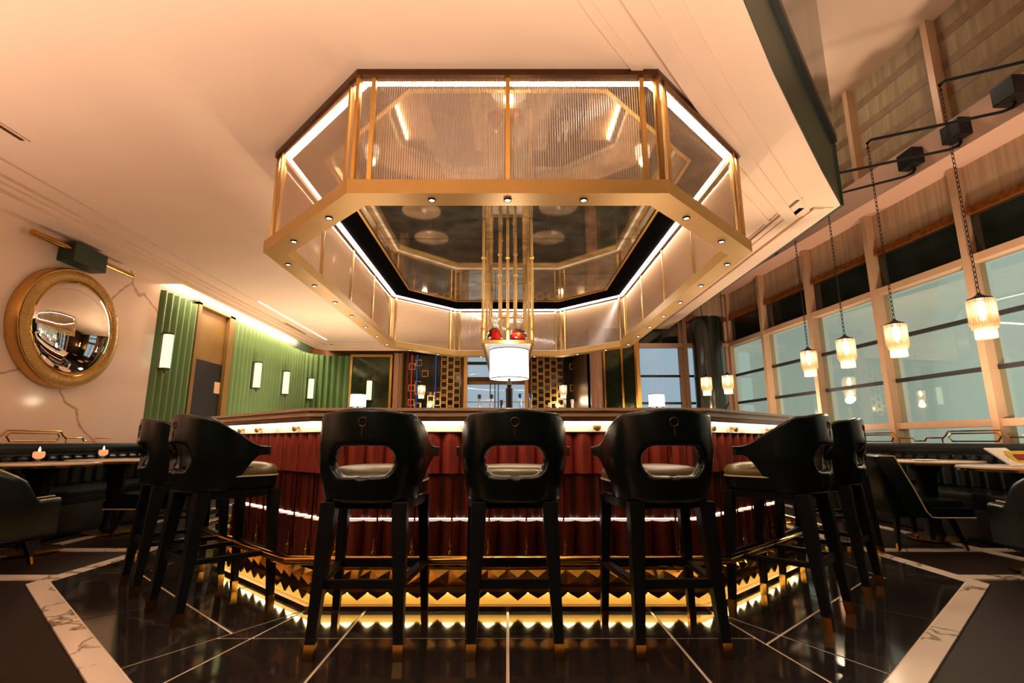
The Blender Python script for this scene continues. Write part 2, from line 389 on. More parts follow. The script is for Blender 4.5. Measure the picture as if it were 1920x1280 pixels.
cv = ribbon('cove_light', [(-5.2, 7.5), (-5.2, 12.4)], -.14, -.22, 3.44, 3.47, E_COVE, tr)
cv2 = ribbon('cove_light', LP[2:], -.14, -.22, 3.44, 3.47, E_COVE, tr)
RE = EDGE[1:] + [(XR, 10.7)]
tr2 = struct(empty('trim_soffit'))
for o0, o1, dz in ((.26, .40, .012), (.40, .52, .026), (.66, .72, .012)): ribbon('moulding', EDGE[1:], o0, o1, ZC - dz, ZC + .002, M['ceiling'], tr2)
for o0, o1, dz in ((.10, .2, .012), (.2, .3, .026), (.40, .46, .012)): ribbon('moulding', [(XR, 4.95), (XR, 10.7)], o0, o1, ZC - dz, ZC + .002, M['ceiling'], tr2)
# fascia above the ceiling edge
fa = struct(ribbon('wall_fascia', EDGE, -.004, .05, ZC + .01, ZA, M['greendark']))
ribbon('black_glass_rail', EDGE, -.04, -.004, 4.15, ZA, M['blackglass'], fa)
ribbon('fascia_trim', EDGE, -.05, -.004, 4.06, 4.15, M['blackmetal'], fa)
struct(part('wall_fascia_side', MB().box(XR - .05, XR + .004, 4.93, YB, ZC + .01, ZA), M['greendark']))
# right-hand return wall, columns and dark panels at the back
wr = struct(part('wall_back_right', MB().box(1.72, 2.83, YB, YB + .1, 0, 3.6), M['dark']))
part('side_return', MB().box(1.72, 1.82, YB, 13.4, 0, 3.6), M['bronze'], wr)
part('dark_panel', MB().box(2.08, 2.42, YB - .03, YB, 0, 3.4), M['darkmirror'], wr); part('dark_panel', MB().box(2.47, 2.72, YB - .03, YB, 0, 3.4), M['darkmirror'], wr)
for x in (2.06, 2.44, 2.73): part('brass_mullion', MB().box(x - .02, x + .02, YB - .07, YB, 0, 3.4), M['brass'], wr)
part('brass_corner_panel', MB().box(2.745, 2.83, YB - .05, YB, 0, 3.4), M['gold'], wr)
tag(part('rose_column', MB().lathe([(.15, 0), (.15, .1), (.13, .14), (.13, 3.2), (.15, 3.25), (.15, 3.35)], 24, (1.86, YB - .2, 0)), M['pinkcol'], None, True), 'slim rose marble column right of the lattice screens', 'column')
tag(part('black_column', MB().lathe([(.31, 0), (.31, .12), (.285, .16), (.285, 3.32), (.31, 3.33)], 40, (3.95, 9.85, 0)), M['column'], None, True), 'thick glossy black column before the corner windows', 'column')
# dark mirror panel with brass frame, pilasters
pm = struct(empty('trim_mirror_panel', (-3.63, 13.4, 0)))
part('smoked_mirror', MB().box(-.5, .5, -.03, 0, .3, 3.15), M['darkmirror'], pm)
for b in ((-.56, -.5, .3, 3.22), (.5, .56, .3, 3.22), (-.5, .5, 3.15, 3.22)): part('brass_frame', MB().box(b[0], b[1], -.07, 0, b[2], b[3]), M['gold'], pm)
pl = struct(empty('trim_pilaster', (-2.86, 13.4, 0)))
part('pilaster', MB().box(-.15, -.02, -.12, 0, 0, 3.24), M['pinkcol'], pl); part('pilaster', MB().box(.03, .09, -.16, 0, 0, 3.24), M['ochre'], pl); part('pilaster', MB().box(-.02, .03, -.08, 0, 0, 3.24), M['frame'], pl)

# ------------------------------------------------------------------ curtain wall
ZS = [.93 + (z - .93) * 1.0727 for z in (1.13, 1.68, 2.22, 2.82, 3.34, 3.87)]
pane_cache = {}
def bay(n, A, B, pane, upper=True):
    w = math.dist(A, B); r = struct(empty('window_%d' % n, (A[0], A[1], 0), math.atan2(B[1] - A[1], B[0] - A[0])))
    x0, x1 = .06, w
    part('mullion', MB().box(-.03, .05, -.10, .10, .2, ZA), M['frame'], r)
    part('mullion_return', MB().box(.05, .12, -.10, .0, .2, ZS[5]), M['frame'], r)
    part('dado', MB().box(-.03, w, -.1, .0, 0, .25), M['frame'], r)
    zs = [.25] + ZS[:5]
    for k in range(4):
        part('pane', MB().box(x0, x1, -.03, -.02, zs[k] + .02, zs[k + 1] - .01), pane, r)
    part('sill_rail', MB().box(x0, x1, -.08, .07, ZS[0] - .05, ZS[0] + .03), M['frame'], r)
    for k in (1, 2): part('glazing_bar', MB().box(x0, x1, -.05, -.01, ZS[k] - .025, ZS[k] + .025), M['rubber'], r)
    part('transom', MB().box(x0, x1, -.08, .09, ZS[3] - .03, ZS[3] + .055), M['frame'], r)
    part('dark_pane', MB().box(x0, x1, -.03, -.02, ZS[3] + .055, ZS[4]), M['blackglass'], r)
    part('bronze_valance', MB().box(x0, x1, -.06, .04, ZS[4] - .01, ZS[4] + .075), M['bronzecrin'], r)
    part('scrim_panel', MB().box(x0, x1, -.05, -.02, ZS[4] + .05, ZS[5] + .05), M['scrim_lo'], r)
    part('upper_scrim', MB().box(x0, x1, -.05, -.03, ZS[5] + .4, ZA), M['scrim'], r)
    for z in (4.72, 5.05, 5.42, 5.8): part('transom_shadow', MB().box(x0, x1, -.031, -.026, z, z + .12), M['bar_and_shadow'], r)  # shadow bands showing through the scrim, painted as thin flush strips
    part('mullion_shadow', MB().box(.05, .13, -.02, .02, ZS[5] + .4, ZA), M['bar_and_shadow'], r)  # vertical shading on the scrim, put in as a brown strip
    return r
wx = lambda y: WA - WB * y
for k in range(7):
    # inner face looks towards -X: run the bay from far to near so that +y local points into the room
    A, B = (wx(WY[k + 1]), WY[k + 1]), (wx(WY[k]), WY[k]); bay(k + 1, B, A, M['pane_side'])
xs = [2.83, 3.83, wx(YB)]
for k in range(2): bay(8 + k, (xs[k + 1], YB + .02), (xs[k], YB + .02), M['pane_back'])
bm_ = struct(part('trim_beam', MB().prism([(wx(1.4) - .38, 1.4), (wx(1.4) + .1, 1.4), (wx(YB) + .1, YB), (wx(YB) - .38, YB)], ZS[5] + .03, ZS[5] + .42), M['beam']))
struct(part('wall_right', MB().box(5.9, 6.1, -4.2, WY[0], 0, ZA), M['greendark']))
struct(part('wall_behind_bar_top', MB().box(2.83, 4.9, YB + .1, YB + .2, 3.6, ZA), M['scrim']))
# window in the middle of the back wall
mw = struct(empty('window_10', (-.31, 13.42, 0)))
part('pane', MB().box(-.85, .85, .02, .03, 1.0, 3.3), M['pane_back'], mw)
for b in ((-.85, -.76, 1, 3.3), (.76, .85, 1, 3.3)): part('gold_jamb', MB().box(b[0], b[1], -.12, .05, b[2], b[3]), M['gold'], mw)
for z0, z1, m in ((2.42, 2.5, 'bar_and_shadow'), (2.5, 2.62, 'bronze'), (2.95, 3.03, 'rubber'), (1.95, 1.97, 'frame')): part('transom', MB().box(-.76, .76, -.02, .02, z0, z1), M[m], mw)
for x in (-.15, -.03, .06): part('glazing_bar', MB().box(x - .012, x + .012, -.02, .02, 1.0, 2.45), M['rubber'], mw)
# lattice screens of interlocking square frames
def frame_mesh(s, t, d):
    m = MB(); o, i = s / 2, s / 2 - t
    for b in ((-o, o, i, o), (-o, o, -o, -i), (-o, -i, -i, i), (i, o, -i, i)): m.box(b[0], b[1], -d, 0, b[2], b[3])
    return m.mesh('lattice_square')
fm = frame_mesh(.17, .018, .05); fm.materials.append(M['gold'])
im = MB().box(-.05, .05, -.03, -.01, -.05, .05).mesh('smoked_tile'); im.materials.append(M['latinner'])
def screen(cx_, w, dense, label):
    r = empty('lattice_screen', (cx_, 13.36, 0)); tag(r, label, 'screen')
    part('smoked_backing', MB().box(-w / 2, w / 2, .0, .04, .8, 3.26), M['latinner'], r)
    part('side_post', MB().box(-w / 2, -w / 2 + .05, -.06, 0, .8, 3.26), M['bronze'], r); part('side_post', MB().box(w / 2 - .05, w / 2, -.06, 0, .8, 3.26), M['bronze'], r)
    for i in range(int(w / .17)):
        x = -w / 2 + .14 + i * .17
        for k in range(8):
            z = 1.75 + k * .19 + (.095 if i % 2 else 0)
            if z > 3.18: continue
            if dense(x) or random.random() < .16:
                f = link('lattice_square', fm, None, r, (x, -.002, z)); link('smoked_tile', im, None, f)
    return r
s1 = screen(-1.92, 1.5, lambda x: x > .15, 'gold square lattice screen left of the central back window')
s2 = screen(1.29, 1.45, lambda x: x < .1, 'gold square lattice screen right of the central back window')
for p, x, m in ((s1, -.62, E_RED), (s1, -.48, E_BLUE), (s1, .02, E_BLUE), (s2, .62, E_RED)): part('neon_tube', MB().tube([(x, -.06, 1.2), (x, -.06, 3.2)], .016, 6), m, p)

# ------------------------------------------------------------------ bar counter
ct = tag(empty('bar_counter_top', (0, 2.98, 1.05)), 'taupe stepped counter top running round the octagonal bar', 'counter')
def oct_ring(P, d0, d1, z0, z1, name, m, parent, edges=range(8), loc=(0, 0, 0), bevel=0):
    A, B = inset(P, d0), inset(P, d1)
    for i in edges:
        j = (i + 1) % 8; o = part(name, MB().prism([A[i], A[j], B[j], B[i]], z0, z1), m, parent, False, bevel); o.location = loc
for d0, d1, z0, z1, nm in ((0, .62, 1.108, 1.125, 'counter_slab'), (.022, .3, 1.092, 1.108, 'edge_moulding'), (.012, .3, 1.076, 1.092, 'edge_moulding'), (.04, .3, 1.06, 1.076, 'edge_moulding'), (.06, .3, 1.05, 1.06, 'edge_moulding')):
    oct_ring(BAR, d0, d1, z0, z1, nm, M['counter'], ct, loc=(0, -2.98, -1.05))
bb = tag(empty('cocktail_bar', (0, 3.11, 0)), 'octagonal bar front of red fluted wood above a brass plinth', 'bar')
O = (0, -3.11, 0)
oct_ring(BAR, .15, .60, .99, 1.05, 'apron', M['apron'], bb, loc=O)
oct_ring(BAR, .10, .125, 1.030, 1.046, 'light_strip', E_CTR, bb, loc=O)
oct_ring(BAR, .22, .55, .20, .99, 'carcass', M['bronze'], bb, loc=O)
# fluted panels in three tiers
TIERS = ((.742, .990, .165, 'mahogany'), (.484, .735, .20, 'mahogany_shaded'), (.215, .468, .172, 'mahogany_shaded'))
fmesh = {}
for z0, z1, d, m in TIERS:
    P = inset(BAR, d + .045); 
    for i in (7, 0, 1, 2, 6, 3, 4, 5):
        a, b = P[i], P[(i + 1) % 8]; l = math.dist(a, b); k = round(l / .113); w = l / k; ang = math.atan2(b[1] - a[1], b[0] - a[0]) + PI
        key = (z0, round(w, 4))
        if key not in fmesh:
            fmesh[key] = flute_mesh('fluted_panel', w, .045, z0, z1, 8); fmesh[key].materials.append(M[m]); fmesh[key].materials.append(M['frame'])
            if z0 < .3:
                for pl_ in fmesh[key].polygons: pl_.material_index = 1 if pl_.normal.z > .9 else 0  # lowest flutes get pale tops, painting in the lit edge
        if i in (7, 0, 1):
            for q in range(k):
                p = lerp(a, b, (q + .5) / k); link('fluted_panel', fmesh[key], None, bb, (p[0], p[1] - 3.11, 0), (0, 0, ang))
        else:
            mb = MB(); 
            n = 8; ring = [(-w / 2, 0)] + [(-w / 2 + w * kk / n, .004 + .045 * math.sin(PI * kk / n) ** .8) for kk in range(n + 1)] + [(w / 2, 0)]
            for q in range(k):
                p = lerp(a, b, (q + .5) / k); ca, sa = math.cos(ang), math.sin(ang)
                mb.prism([(p[0] + x * ca - y * sa, p[1] + x * sa + y * ca - 3.11) for x, y in ring[::-1]], z0, z1)
            stuff(part('side_fluting', mb, M[m], bb, True))
oct_ring(BAR, .205, .24, .474, .480, 'light_strip', E_TIER, bb, loc=O)
oct_ring(BAR, .160, .24, .205, .216, 'tier_ledge', M['brass'], bb, loc=O)
# brass rods with finials between every second flute
rod = MB().tube([(0, 0, .21), (0, 0, .985)], .006, 6).mesh('brass_rod', True); rod.materials.append(M['brass'])
fin = MB().lathe([(.004, .24), (.011, .25), (.011, .262), (.017, .275), (.02, .29), (.012, .305), (.009, .32), (.015, .335), (.007, .36), (.004, .38)], 10).mesh('finial', True); fin.materials.append(M['brass'])
P = inset(BAR, .185)
PQ = inset(BAR, .158)
for i in (7, 0, 1):
    a, b = P[i], P[(i + 1) % 8]; k = round(math.dist(a, b) / .113)
    a2, b2 = PQ[i], PQ[(i + 1) % 8]
    for q in range(1, k, 2):
        p = lerp(a, b, q / k); r = link('brass_rod', rod, None, bb, (p[0], p[1] - 3.11, 0)); p2 = lerp(a2, b2, q / k)
        link('finial', fin, None, r, (p2[0] - p[0], p2[1] - p[1], 0))
# brass plinth: facets and teeth shaped like light cones and reflections, plain band, bright channel, kick trim
def facets(i):
    A, B = inset(BAR, .145), inset(BAR, .115)
    a0, a1, b0, b1 = A[i], A[(i + 1) % 8], B[i], B[(i + 1) % 8]; l = math.dist(b0, b1); k = round(l / .113); mb = MB()
    for q in range(k):
        t0, tm, t1 = q / k, (q + .5) / k, (q + 1) / k
        v = [(*lerp(a0, a1, t0), .205), (*lerp(a0, a1, t1), .205), (*lerp(b0, b1, t1), .135), (*lerp(b0, b1, t0), .135)]
        c = lerp(lerp(a0, a1, tm), lerp(b0, b1, tm), .5); nx, ny = (b1[1] - b0[1]) / l, -(b1[0] - b0[0]) / l
        ap = (c[0] + nx * .03, c[1] + ny * .03, .175)
        vs = [mb.b.verts.new((p[0], p[1] - 3.11, p[2])) for p in v]; av = mb.b.verts.new((ap[0], ap[1] - 3.11, ap[2]))
        for e in range(4): mb.b.faces.new((vs[e], vs[(e + 1) % 4], av))
    return mb
for i in range(8): part('light_cone_facets', facets(i), M['plinth'], bb)  # facets model the light cones and reflections seen on smooth brass
oct_ring(BAR, .10, .5, .126, .136, 'ledge_trim', M['bronze'], bb, loc=O)
oct_ring(BAR, .115, .5, .092, .126, 'plinth_band', M['plinth'], bb, loc=O)
oct_ring(BAR, .185, .5, .0, .092, 'lit_channel', M['goldpaint'], bb, loc=O)
oct_ring(BAR, .14, .16, .082, .091, 'light_strip', E_PL, bb, loc=O)  # hidden strip added to brighten the channel behind the teeth
oct_ring(BAR, .105, .15, .0, .022, 'kick_trim', M['bronze'], bb, loc=O)
def teeth(i):
    A = inset(BAR, .112); B = inset(BAR, .122); mb = MB(); k = max(4, round(math.dist(A[i], A[(i + 1) % 8]) / .113))
    a0, a1, b0, b1 = A[i], A[(i + 1) % 8], B[i], B[(i + 1) % 8]
    for q in range(k):
        t0, tm, t1 = q / k, (q + .5) / k, (q + 1) / k
        f = [mb.b.verts.new((*p, z)) for p, z in ((lerp(a0, a1, t0), .093), (lerp(a0, a1, t1), .093), (lerp(a0, a1, tm), .05 + .012 * (q % 2)))]
        g = [mb.b.verts.new((*p, z)) for p, z in ((lerp(b0, b1, t0), .093), (lerp(b0, b1, t1), .093), (lerp(b0, b1, tm), .05 + .012 * (q % 2)))]
        mb.b.faces.new(f); mb.b.faces.new(g[::-1])
        for e in range(3): mb.b.faces.new((f[e], g[e], g[(e + 1) % 3], f[(e + 1) % 3]))
    return mb
for i in range(8): part('reflection_teeth', teeth(i), M['bronze'], bb).location = O  # teeth give the dark notches of the brass reflection a solid shape
# foot rail and its brackets
RP = inset(BAR, -.05)
fr = part('foot_rail', MB().tube([(p[0], p[1] - 3.11, .30) for p in RP], .024, 10, True), M['brass'], bb, True)
IP = inset(BAR, .16)
for i in range(8):
    for t in (.12, .5, .88):
        a = lerp(RP[i], RP[(i + 1) % 8], t); b = lerp(IP[i], IP[(i + 1) % 8], t)
        part('rail_bracket', MB().tube([(a[0], a[1] - 3.11, .30), (a[0] * .97 + b[0] * .03, a[1] * .97 + b[1] * .03 - 3.11, .27), (b[0], b[1] - 3.11, .235)], .012, 6), M['brass'], fr, True)
# bag hooks on the apron
AP = inset(BAR, .15)
for i in (7, 0, 1):
    a, b = AP[i], AP[(i + 1) % 8]; nx, ny = (b[1] - a[1]), -(b[0] - a[0]); l = math.hypot(nx, ny); nx, ny = nx / l, ny / l
    for t in ((.14, .74) if i == 0 else (.15, .37, .78)):
        p = lerp(a, b, t); c = (p[0] + nx * .02, p[1] + ny * .02 - 3.11)
        h = part('bag_hook', MB().lathe([(.001, 0), (.022, .004), (.026, .012), (.022, .02), (.001, .024)], 14), M['goldpaint'], bb, True); h.location = (c[0], c[1], 1.02)
        h.rotation_euler = (PI / 2, 0, math.atan2(ny, nx) + PI / 2)
        part('hook_stem', MB().tube([(0, 0, 0), (0, .0, -.03)], .008, 6), M['brass'], h)
# work benches inside the bar
for nm, b, lab in (('work_bench', (-1.62, -1.18, 4.2, 7.5), 'steel work bench inside the bar along its left side'), ('work_bench', (1.18, 1.62, 4.2, 7.5), 'steel work bench inside the bar along its right side')):
    r = tag(empty(nm, ((b[0] + b[1]) / 2, b[2], 0)), lab, 'bench'); w = (b[1] - b[0]) / 2; l = b[3] - b[2]
    part('worktop', MB().box(-w, w, 0, l, .84, .88), M['frame'], r); part('cabinet', MB().box(-w + .03, w - .03, .03, l - .03, 0, .84), M['dark'], r)
    part('light_strip', MB().box(-w - .02 if b[0] < 0 else w - .01, -w + .01 if b[0] < 0 else w + .02, .1, l - .1, .90, .93), E_WORK, r)
t = tag(empty('tablet', (1.32, 4.9, .88), .3), 'lit tablet till on the right work bench', 'tablet')
part('stand', MB().box(-.06, .06, -.05, .05, 0, .02), M['blackmetal'], t); part('screen', MB().box(-.1, .1, -.07, .07, .02, .035), E_SCREEN, t)
for x, y, lab in ((-1.35, 4.9, 'white folded linen on the left work bench near its front end'), (-1.4, 6.1, 'white folded linen midway along the left work bench'), (1.4, 6.0, 'white folded linen midway along the right work bench')):
    tag(part('folded_linen', MB().box(-.13, .13, -.18, .18, .0, .06), M['white'], None, False, .015, (x, y, .881), (0, 0, .3)), lab, 'linen', 'linen on the work benches')

# bottle island
isl = tag(empty('bottle_island', (0, 5.0, 0)), 'dark central bottle island inside the bar', 'counter')
part('cabinet', MB().box(-.5, .6, 0, 2.4, 0, 1.08), M['dark'], isl); part('island_top', MB().box(-.52, .62, -.02, 2.42, 1.08, 1.12), M['counter'], isl)
# ------------------------------------------------------------------ lamps on the bar
def drum_lamp(name, loc, R, H, stem_h, label, cat='lamp', power=12, trim=True):
    r = tag(empty(name, loc), label, cat)
    part('base', MB().lathe([(R * .45, 0), (R * .45, .012), (R * .2, .02), (.012, .025)], 24), M['blackmetal'], r, True)
    part('stem', MB().lathe([(.012, .02), (.034, .03), (.036, stem_h - .09), (.02, stem_h - .08), (.03, stem_h - .06), (.014, stem_h - .03), (.014, stem_h + .02)], 16), M['blackmetal'], r, True)
    sh = part('shade', MB().loft([[(rr * math.cos(a), rr * math.sin(a), z) for a in [2 * PI * i / 40 for i in range(40)]] for rr, z in ((R, stem_h), (R * .985, stem_h + H))], cap=False), E_SHADE, r, True)
    for z in (stem_h, stem_h + H - .008):
        part('shade_trim', MB().lathe([(R * .985, z), (R * 1.008, z), (R * 1.008, z + .008), (R * .985, z + .008), (R * .985, z)], 40), M['blackmetal'], sh, True)
    part('diffuser', MB().lathe([(.001, stem_h + .01), (R * .97, stem_h + .01), (R * .97, stem_h + .014), (.001, stem_h + .014)], 32), E_SHADE, sh)
    lamp('POINT', name + '_bulb', (loc[0], loc[1], loc[2] + stem_h + H + .06), power, WARM2, radius=.05)
    return r
drum_lamp('drum_lamp', (.015, 5.12, 1.12), .20, .30, .43, 'large white drum table lamp on a black stem at the island front', power=42)
drum_lamp('small_lamp', (-2.03, 6.9, 1.125), .105, .18, .26, 'small lit white lamp on the left counter before the smoked mirror', power=10)
drum_lamp('small_lamp', (2.02, 6.9, 1.125), .105, .18, .26, 'small lit white lamp on the right counter before the blue window', power=10)
# bottles
def bottle(x, y, z, h, r, body, cap, label, neck=.35, shape=0):
    o = tag(empty('bottle', (x, y, z)), label, 'bottle', 'bottles on the island')
    hb = h * (1 - neck)
    prof = [(r * .9, 0), (r, .01), (r, hb * .75), (r * .35, hb), (r * .3, h * .93), (r * .36, h * .94), (r * .36, h)] if shape == 0 else [(r * .8, 0), (r * 1.15, .02), (r * 1.15, hb * .35), (r * .4, hb * .85), (r * .28, hb), (r * .28, h)]
    part('glass', MB().lathe(prof, 18), body, o, True); part('cap', MB().lathe([(r * .42, h), (r * .42, h + .045), (r * .3, h + .05)], 14), cap, o, True); return o
for a in ((-.33, 5.9, .30, .05, 'clearglass', 'rubber', 'clear bottle with a black cap, leftmost tall one on the island'), (-.19, 5.9, .30, .05, 'clearglass', 'rubber', 'clear black-capped bottle between the leftmost one and the red bottle'),
          (-.07, 5.7, .22, .045, 'redliquor', 'rubber', 'small red bottle left of the lamp stem'), (.14, 5.8, .30, .05, 'clearglass', 'blueglass', 'clear bottle with blue cap just right of the lamp stem'),
          (.26, 5.8, .30, .055, 'clearglass', 'blueglass', 'clear wide bottle with blue cap, second right of the lamp stem'), (-.46, 6.0, .16, .05, 'clearglass', 'clearglass', 'short clear decanter at the left end of the island'),
          (.5, 6.1, .22, .04, 'goldpaint', 'white', 'slim amber bottle near the right end of the island')):
    bottle(a[0], a[1], 1.12, a[2], a[3], M[a[4]], M[a[5]], a[6], shape=1 if 'wide' in a[6] or 'just' in a[6] else 0)
for x, b, lab in ((1.02, 'white', 'white bottle left of the pair behind the right lattice'), (.9, 'clearglass', 'pale clear bottle by the white bottle at the right')):
    bottle(x * .82, 6.6, 1.18, .24, .05, M[b], M['white'], lab)
for x in (.74, .83): pass
# ledge for those bottles
tag(part('bottle_ledge', MB().box(.63, 1.0, 6.3, 6.9, 0, 1.18), M['dark'], None, False, .01), 'dark ledge right of the island under pale bottles', 'ledge')

# ------------------------------------------------------------------ hanging shelf with decanters
hs = tag(empty('hanging_shelf', (0, 5.2, 1.95)), 'long white-lit shelf hung on brass rods in the canopy', 'shelf')
part('shelf_board', MB().box(-.27, .27, 0, 2.75, .0, .02), M['white'], hs)
part('light_panel', MB().box(-.2, .2, .08, 2.68, -.006, -.001), E_SHELF, hs)
for b in ((-.275, -.245, -.01, 2.76), (.245, .275, -.01, 2.76)): part('shelf_rail', MB().box(b[0], b[1], b[2], b[3], -.012, .024), M['gold'], hs)
for y in (-.02, 2.75): part('end_rail', MB().box(-.275, .275, y, y + .03, -.012, .022), M['gold'], hs)
def hrod(x, y, zk):
    r = part('hanging_rod', MB().tube([(x, y, .02), (x, y, 1.375)], .016, 8), M['goldpaint'], hs, True)
    for z in zk: part('knuckle', MB().lathe([(.014, z - .016), (.024, z - .008), (.024, z + .008), (.014, z + .016)], 12, (x, y, 0)), M['gold'], r, True)
for x in (-.26, .26):
    for y in (0, .9, 1.8, 2.7): hrod(x, y, (.14, .93))
for x in (-.09, .09):
    for y in (.35, 1.3): hrod(x, y, (.85, 1.1))
hrod(0, 0, (.13, .93))
for y in (.9, 2.7): part('cross_rod', MB().tube([(-.26, y, .93), (.26, y, .93)], .01, 8), M['gold'], hs, True)
d1 = tag(empty('decanter', (-.145, 5.31, 1.971)), 'faceted red cognac decanter with crown stopper, left on shelf', 'decanter'); d1.scale = (1.12, 1.12, 1.12)
part('body', MB().lathe([(.075, 0), (.088, .015), (.08, .04), (.06, .09), (.045, .12), (.02, .14)], 10), M['redliquor'], d1); part('neck', MB().lathe([(.02, .14), (.018, .18), (.024, .185)], 12), M['clearglass'], d1, True)
part('stopper', MB().lathe([(.012, .185), (.045, .21), (.05, .235), (.03, .245), (.012, .255)], 8), M['clearglass'], d1)
d2 = tag(empty('decanter', (.115, 5.31, 1.971)), 'round red cognac decanter with ball stopper, right on shelf', 'decanter'); d2.scale = (1.12, 1.12, 1.12)
part('body', MB().lathe([(.045, 0), (.072, .02), (.082, .06), (.07, .1), (.04, .125), (.018, .132)], 20), M['redliquor'], d2, True); part('neck', MB().lathe([(.018, .132), (.016, .18), (.022, .184)], 12), M['clearglass'], d2, True)
part('stopper', MB().lathe([(.01, .184), (.028, .2), (.032, .22), (.02, .245), (.002, .25)], 12), M['clearglass'], d2, True)
part('medallion', MB().lathe([(.001, 0), (.02, 0), (.018, .006), (.001, .008)], 14), M['gold'], d2, True, 0, (0, -.08, .065), (PI / 2, 0, 0))

# ------------------------------------------------------------------ canopy
cp = tag(empty('glass_canopy', (0, 2.97, 2.45)), 'octagonal gold ringed canopy of reeded bronze glass over the bar', 'canopy')
CO = (0, -2.97, -2.45)
oct_ring(CAN, -.05, .12, 2.45, 2.545, 'ring_beam', M['goldpaint'], cp, loc=CO)
oct_ring(CAN, -.03, .035, 3.305, ZC, 'top_trim', M['bronze'], cp, loc=CO)
oct_ring(CAN, .055, .085, 3.31, 3.335, 'led_line', E_LED, cp, loc=CO)
oct_ring(CAN, .07, .10, 2.546, 2.552, 'ledge_light', E_LEDGE, cp, loc=CO)
DM = [.13, .34, .34, .34, .34, .6, .34, .34]; DM = [.13, .3, .36, .5, .62, .5, .36, .3]
A_, B_ = inset(CAN, .085), inset(CAN, DM)
for i in range(8):
    j = (i + 1) % 8; part('black_band', MB().prism([A_[i], A_[j], B_[j], B_[i]], 3.325, ZC - .004), M['blackband'], cp).location = CO
C_ = inset(B_, .03)
for i in range(8):
    j = (i + 1) % 8; part('mirror_frame', MB().prism([B_[i], B_[j], C_[j], C_[i]], 3.315, ZC - .004), M['gold'], cp).location = CO
mp_ = [C_]
for y in (4.45, 5.75, 7.05): mp_ = [q for p in mp_ for q in split(p, (0, y), (1, 0))]
for p in mp_:
    q = p if area(p) > 0 else p[::-1]
    part('mirror_panel', MB().prism(inset(q, .006), 3.33, ZC - .004), M['mirror'], cp).location = CO
def reed_panel(a, b, z0, z1):
    l = math.dist(a, b); k = max(8, round(l / .0155)); ux, uy = (b[0] - a[0]) / l, (b[1] - a[1]) / l; nx, ny = uy, -ux; mb = MB(); R = []
    pts = []
    for q in range(k):
        for s_, o in ((0, 0), (.58, .006)): 
            t = (q + s_) / k * l; pts.append((a[0] + ux * t + nx * o, a[1] + uy * t + ny * o))
    pts.append(b)
    lo = [mb.b.verts.new((*p, z0)) for p in pts]; hi = [mb.b.verts.new((*p, z1)) for p in pts]
    for i in range(len(pts) - 1): mb.b.faces.new((lo[i], lo[i + 1], hi[i + 1], hi[i])).material_index = i % 2
    return mb
post = MB().box(-.014, .014, -.016, .016, 2.545, 3.305).mesh('glass_post'); post.materials.append(M['gold'])
for i in range(8):
    a, b = CAN[i], CAN[(i + 1) % 8]; l = math.dist(a, b); ang = math.atan2(b[1] - a[1], b[0] - a[0])
    cuts = [0, .1, l / 2, l - .1, l] if i in (0, 4) else [0, .1, l - .1, l] if i % 2 else [0, .1] + [.1 + (l - .2) * k / 4 for k in (1, 2, 3)] + [l - .1, l]
    for c0, c1 in zip(cuts, cuts[1:]):
        part('reeded_glass', reed_panel(lerp(a, b, c0 / l), lerp(a, b, c1 / l), 2.545, 3.306), M['reed'], cp); g_ = cp.children[-1] if 0 else bpy.context.scene.collection.objects[-1]; g_.location = CO; g_.data.materials.append(M['reed_edge'])
    for c in cuts[1:-1]:
        p = lerp(a, b, c / l); link('glass_post', post, None, cp, (p[0], p[1] - 2.97, -2.45), (0, 0, ang))
    p = a; link('glass_post', post, None, cp, (p[0], p[1] - 2.97, -2.45), (0, 0, ang - PI / 8))
MIDR = inset(CAN, .035)
dl = MB().lathe([(.001, 0), (.017, 0), (.017, .004), (.001, .004)], 14).mesh('downlight'); dl.materials.append(E_SPOT)
dt = MB().lathe([(.018, -.003), (.026, -.003), (.026, .006), (.018, .006), (.018, -.003)], 16).mesh('downlight_trim'); dt.materials.append(M['blackmetal'])
for i in range(8):
    a, b = MIDR[i], MIDR[(i + 1) % 8]; l = math.dist(a, b)
    ts = (.25, .5, .75) if i in (0, 4) else (.28, .72) if i % 2 else [.06 + .88 * k / 6 for k in range(7)]
    for t in ts:
        p = lerp(a, b, t); d = link('downlight', dl, None, cp, (p[0], p[1] - 2.97, -.006)); link('downlight_trim', dt, None, d)
        lamp('SPOT', 'canopy_spot', (p[0], p[1], 2.44), 26, WARM2, spot=1.3, blend=.8, radius=.02)

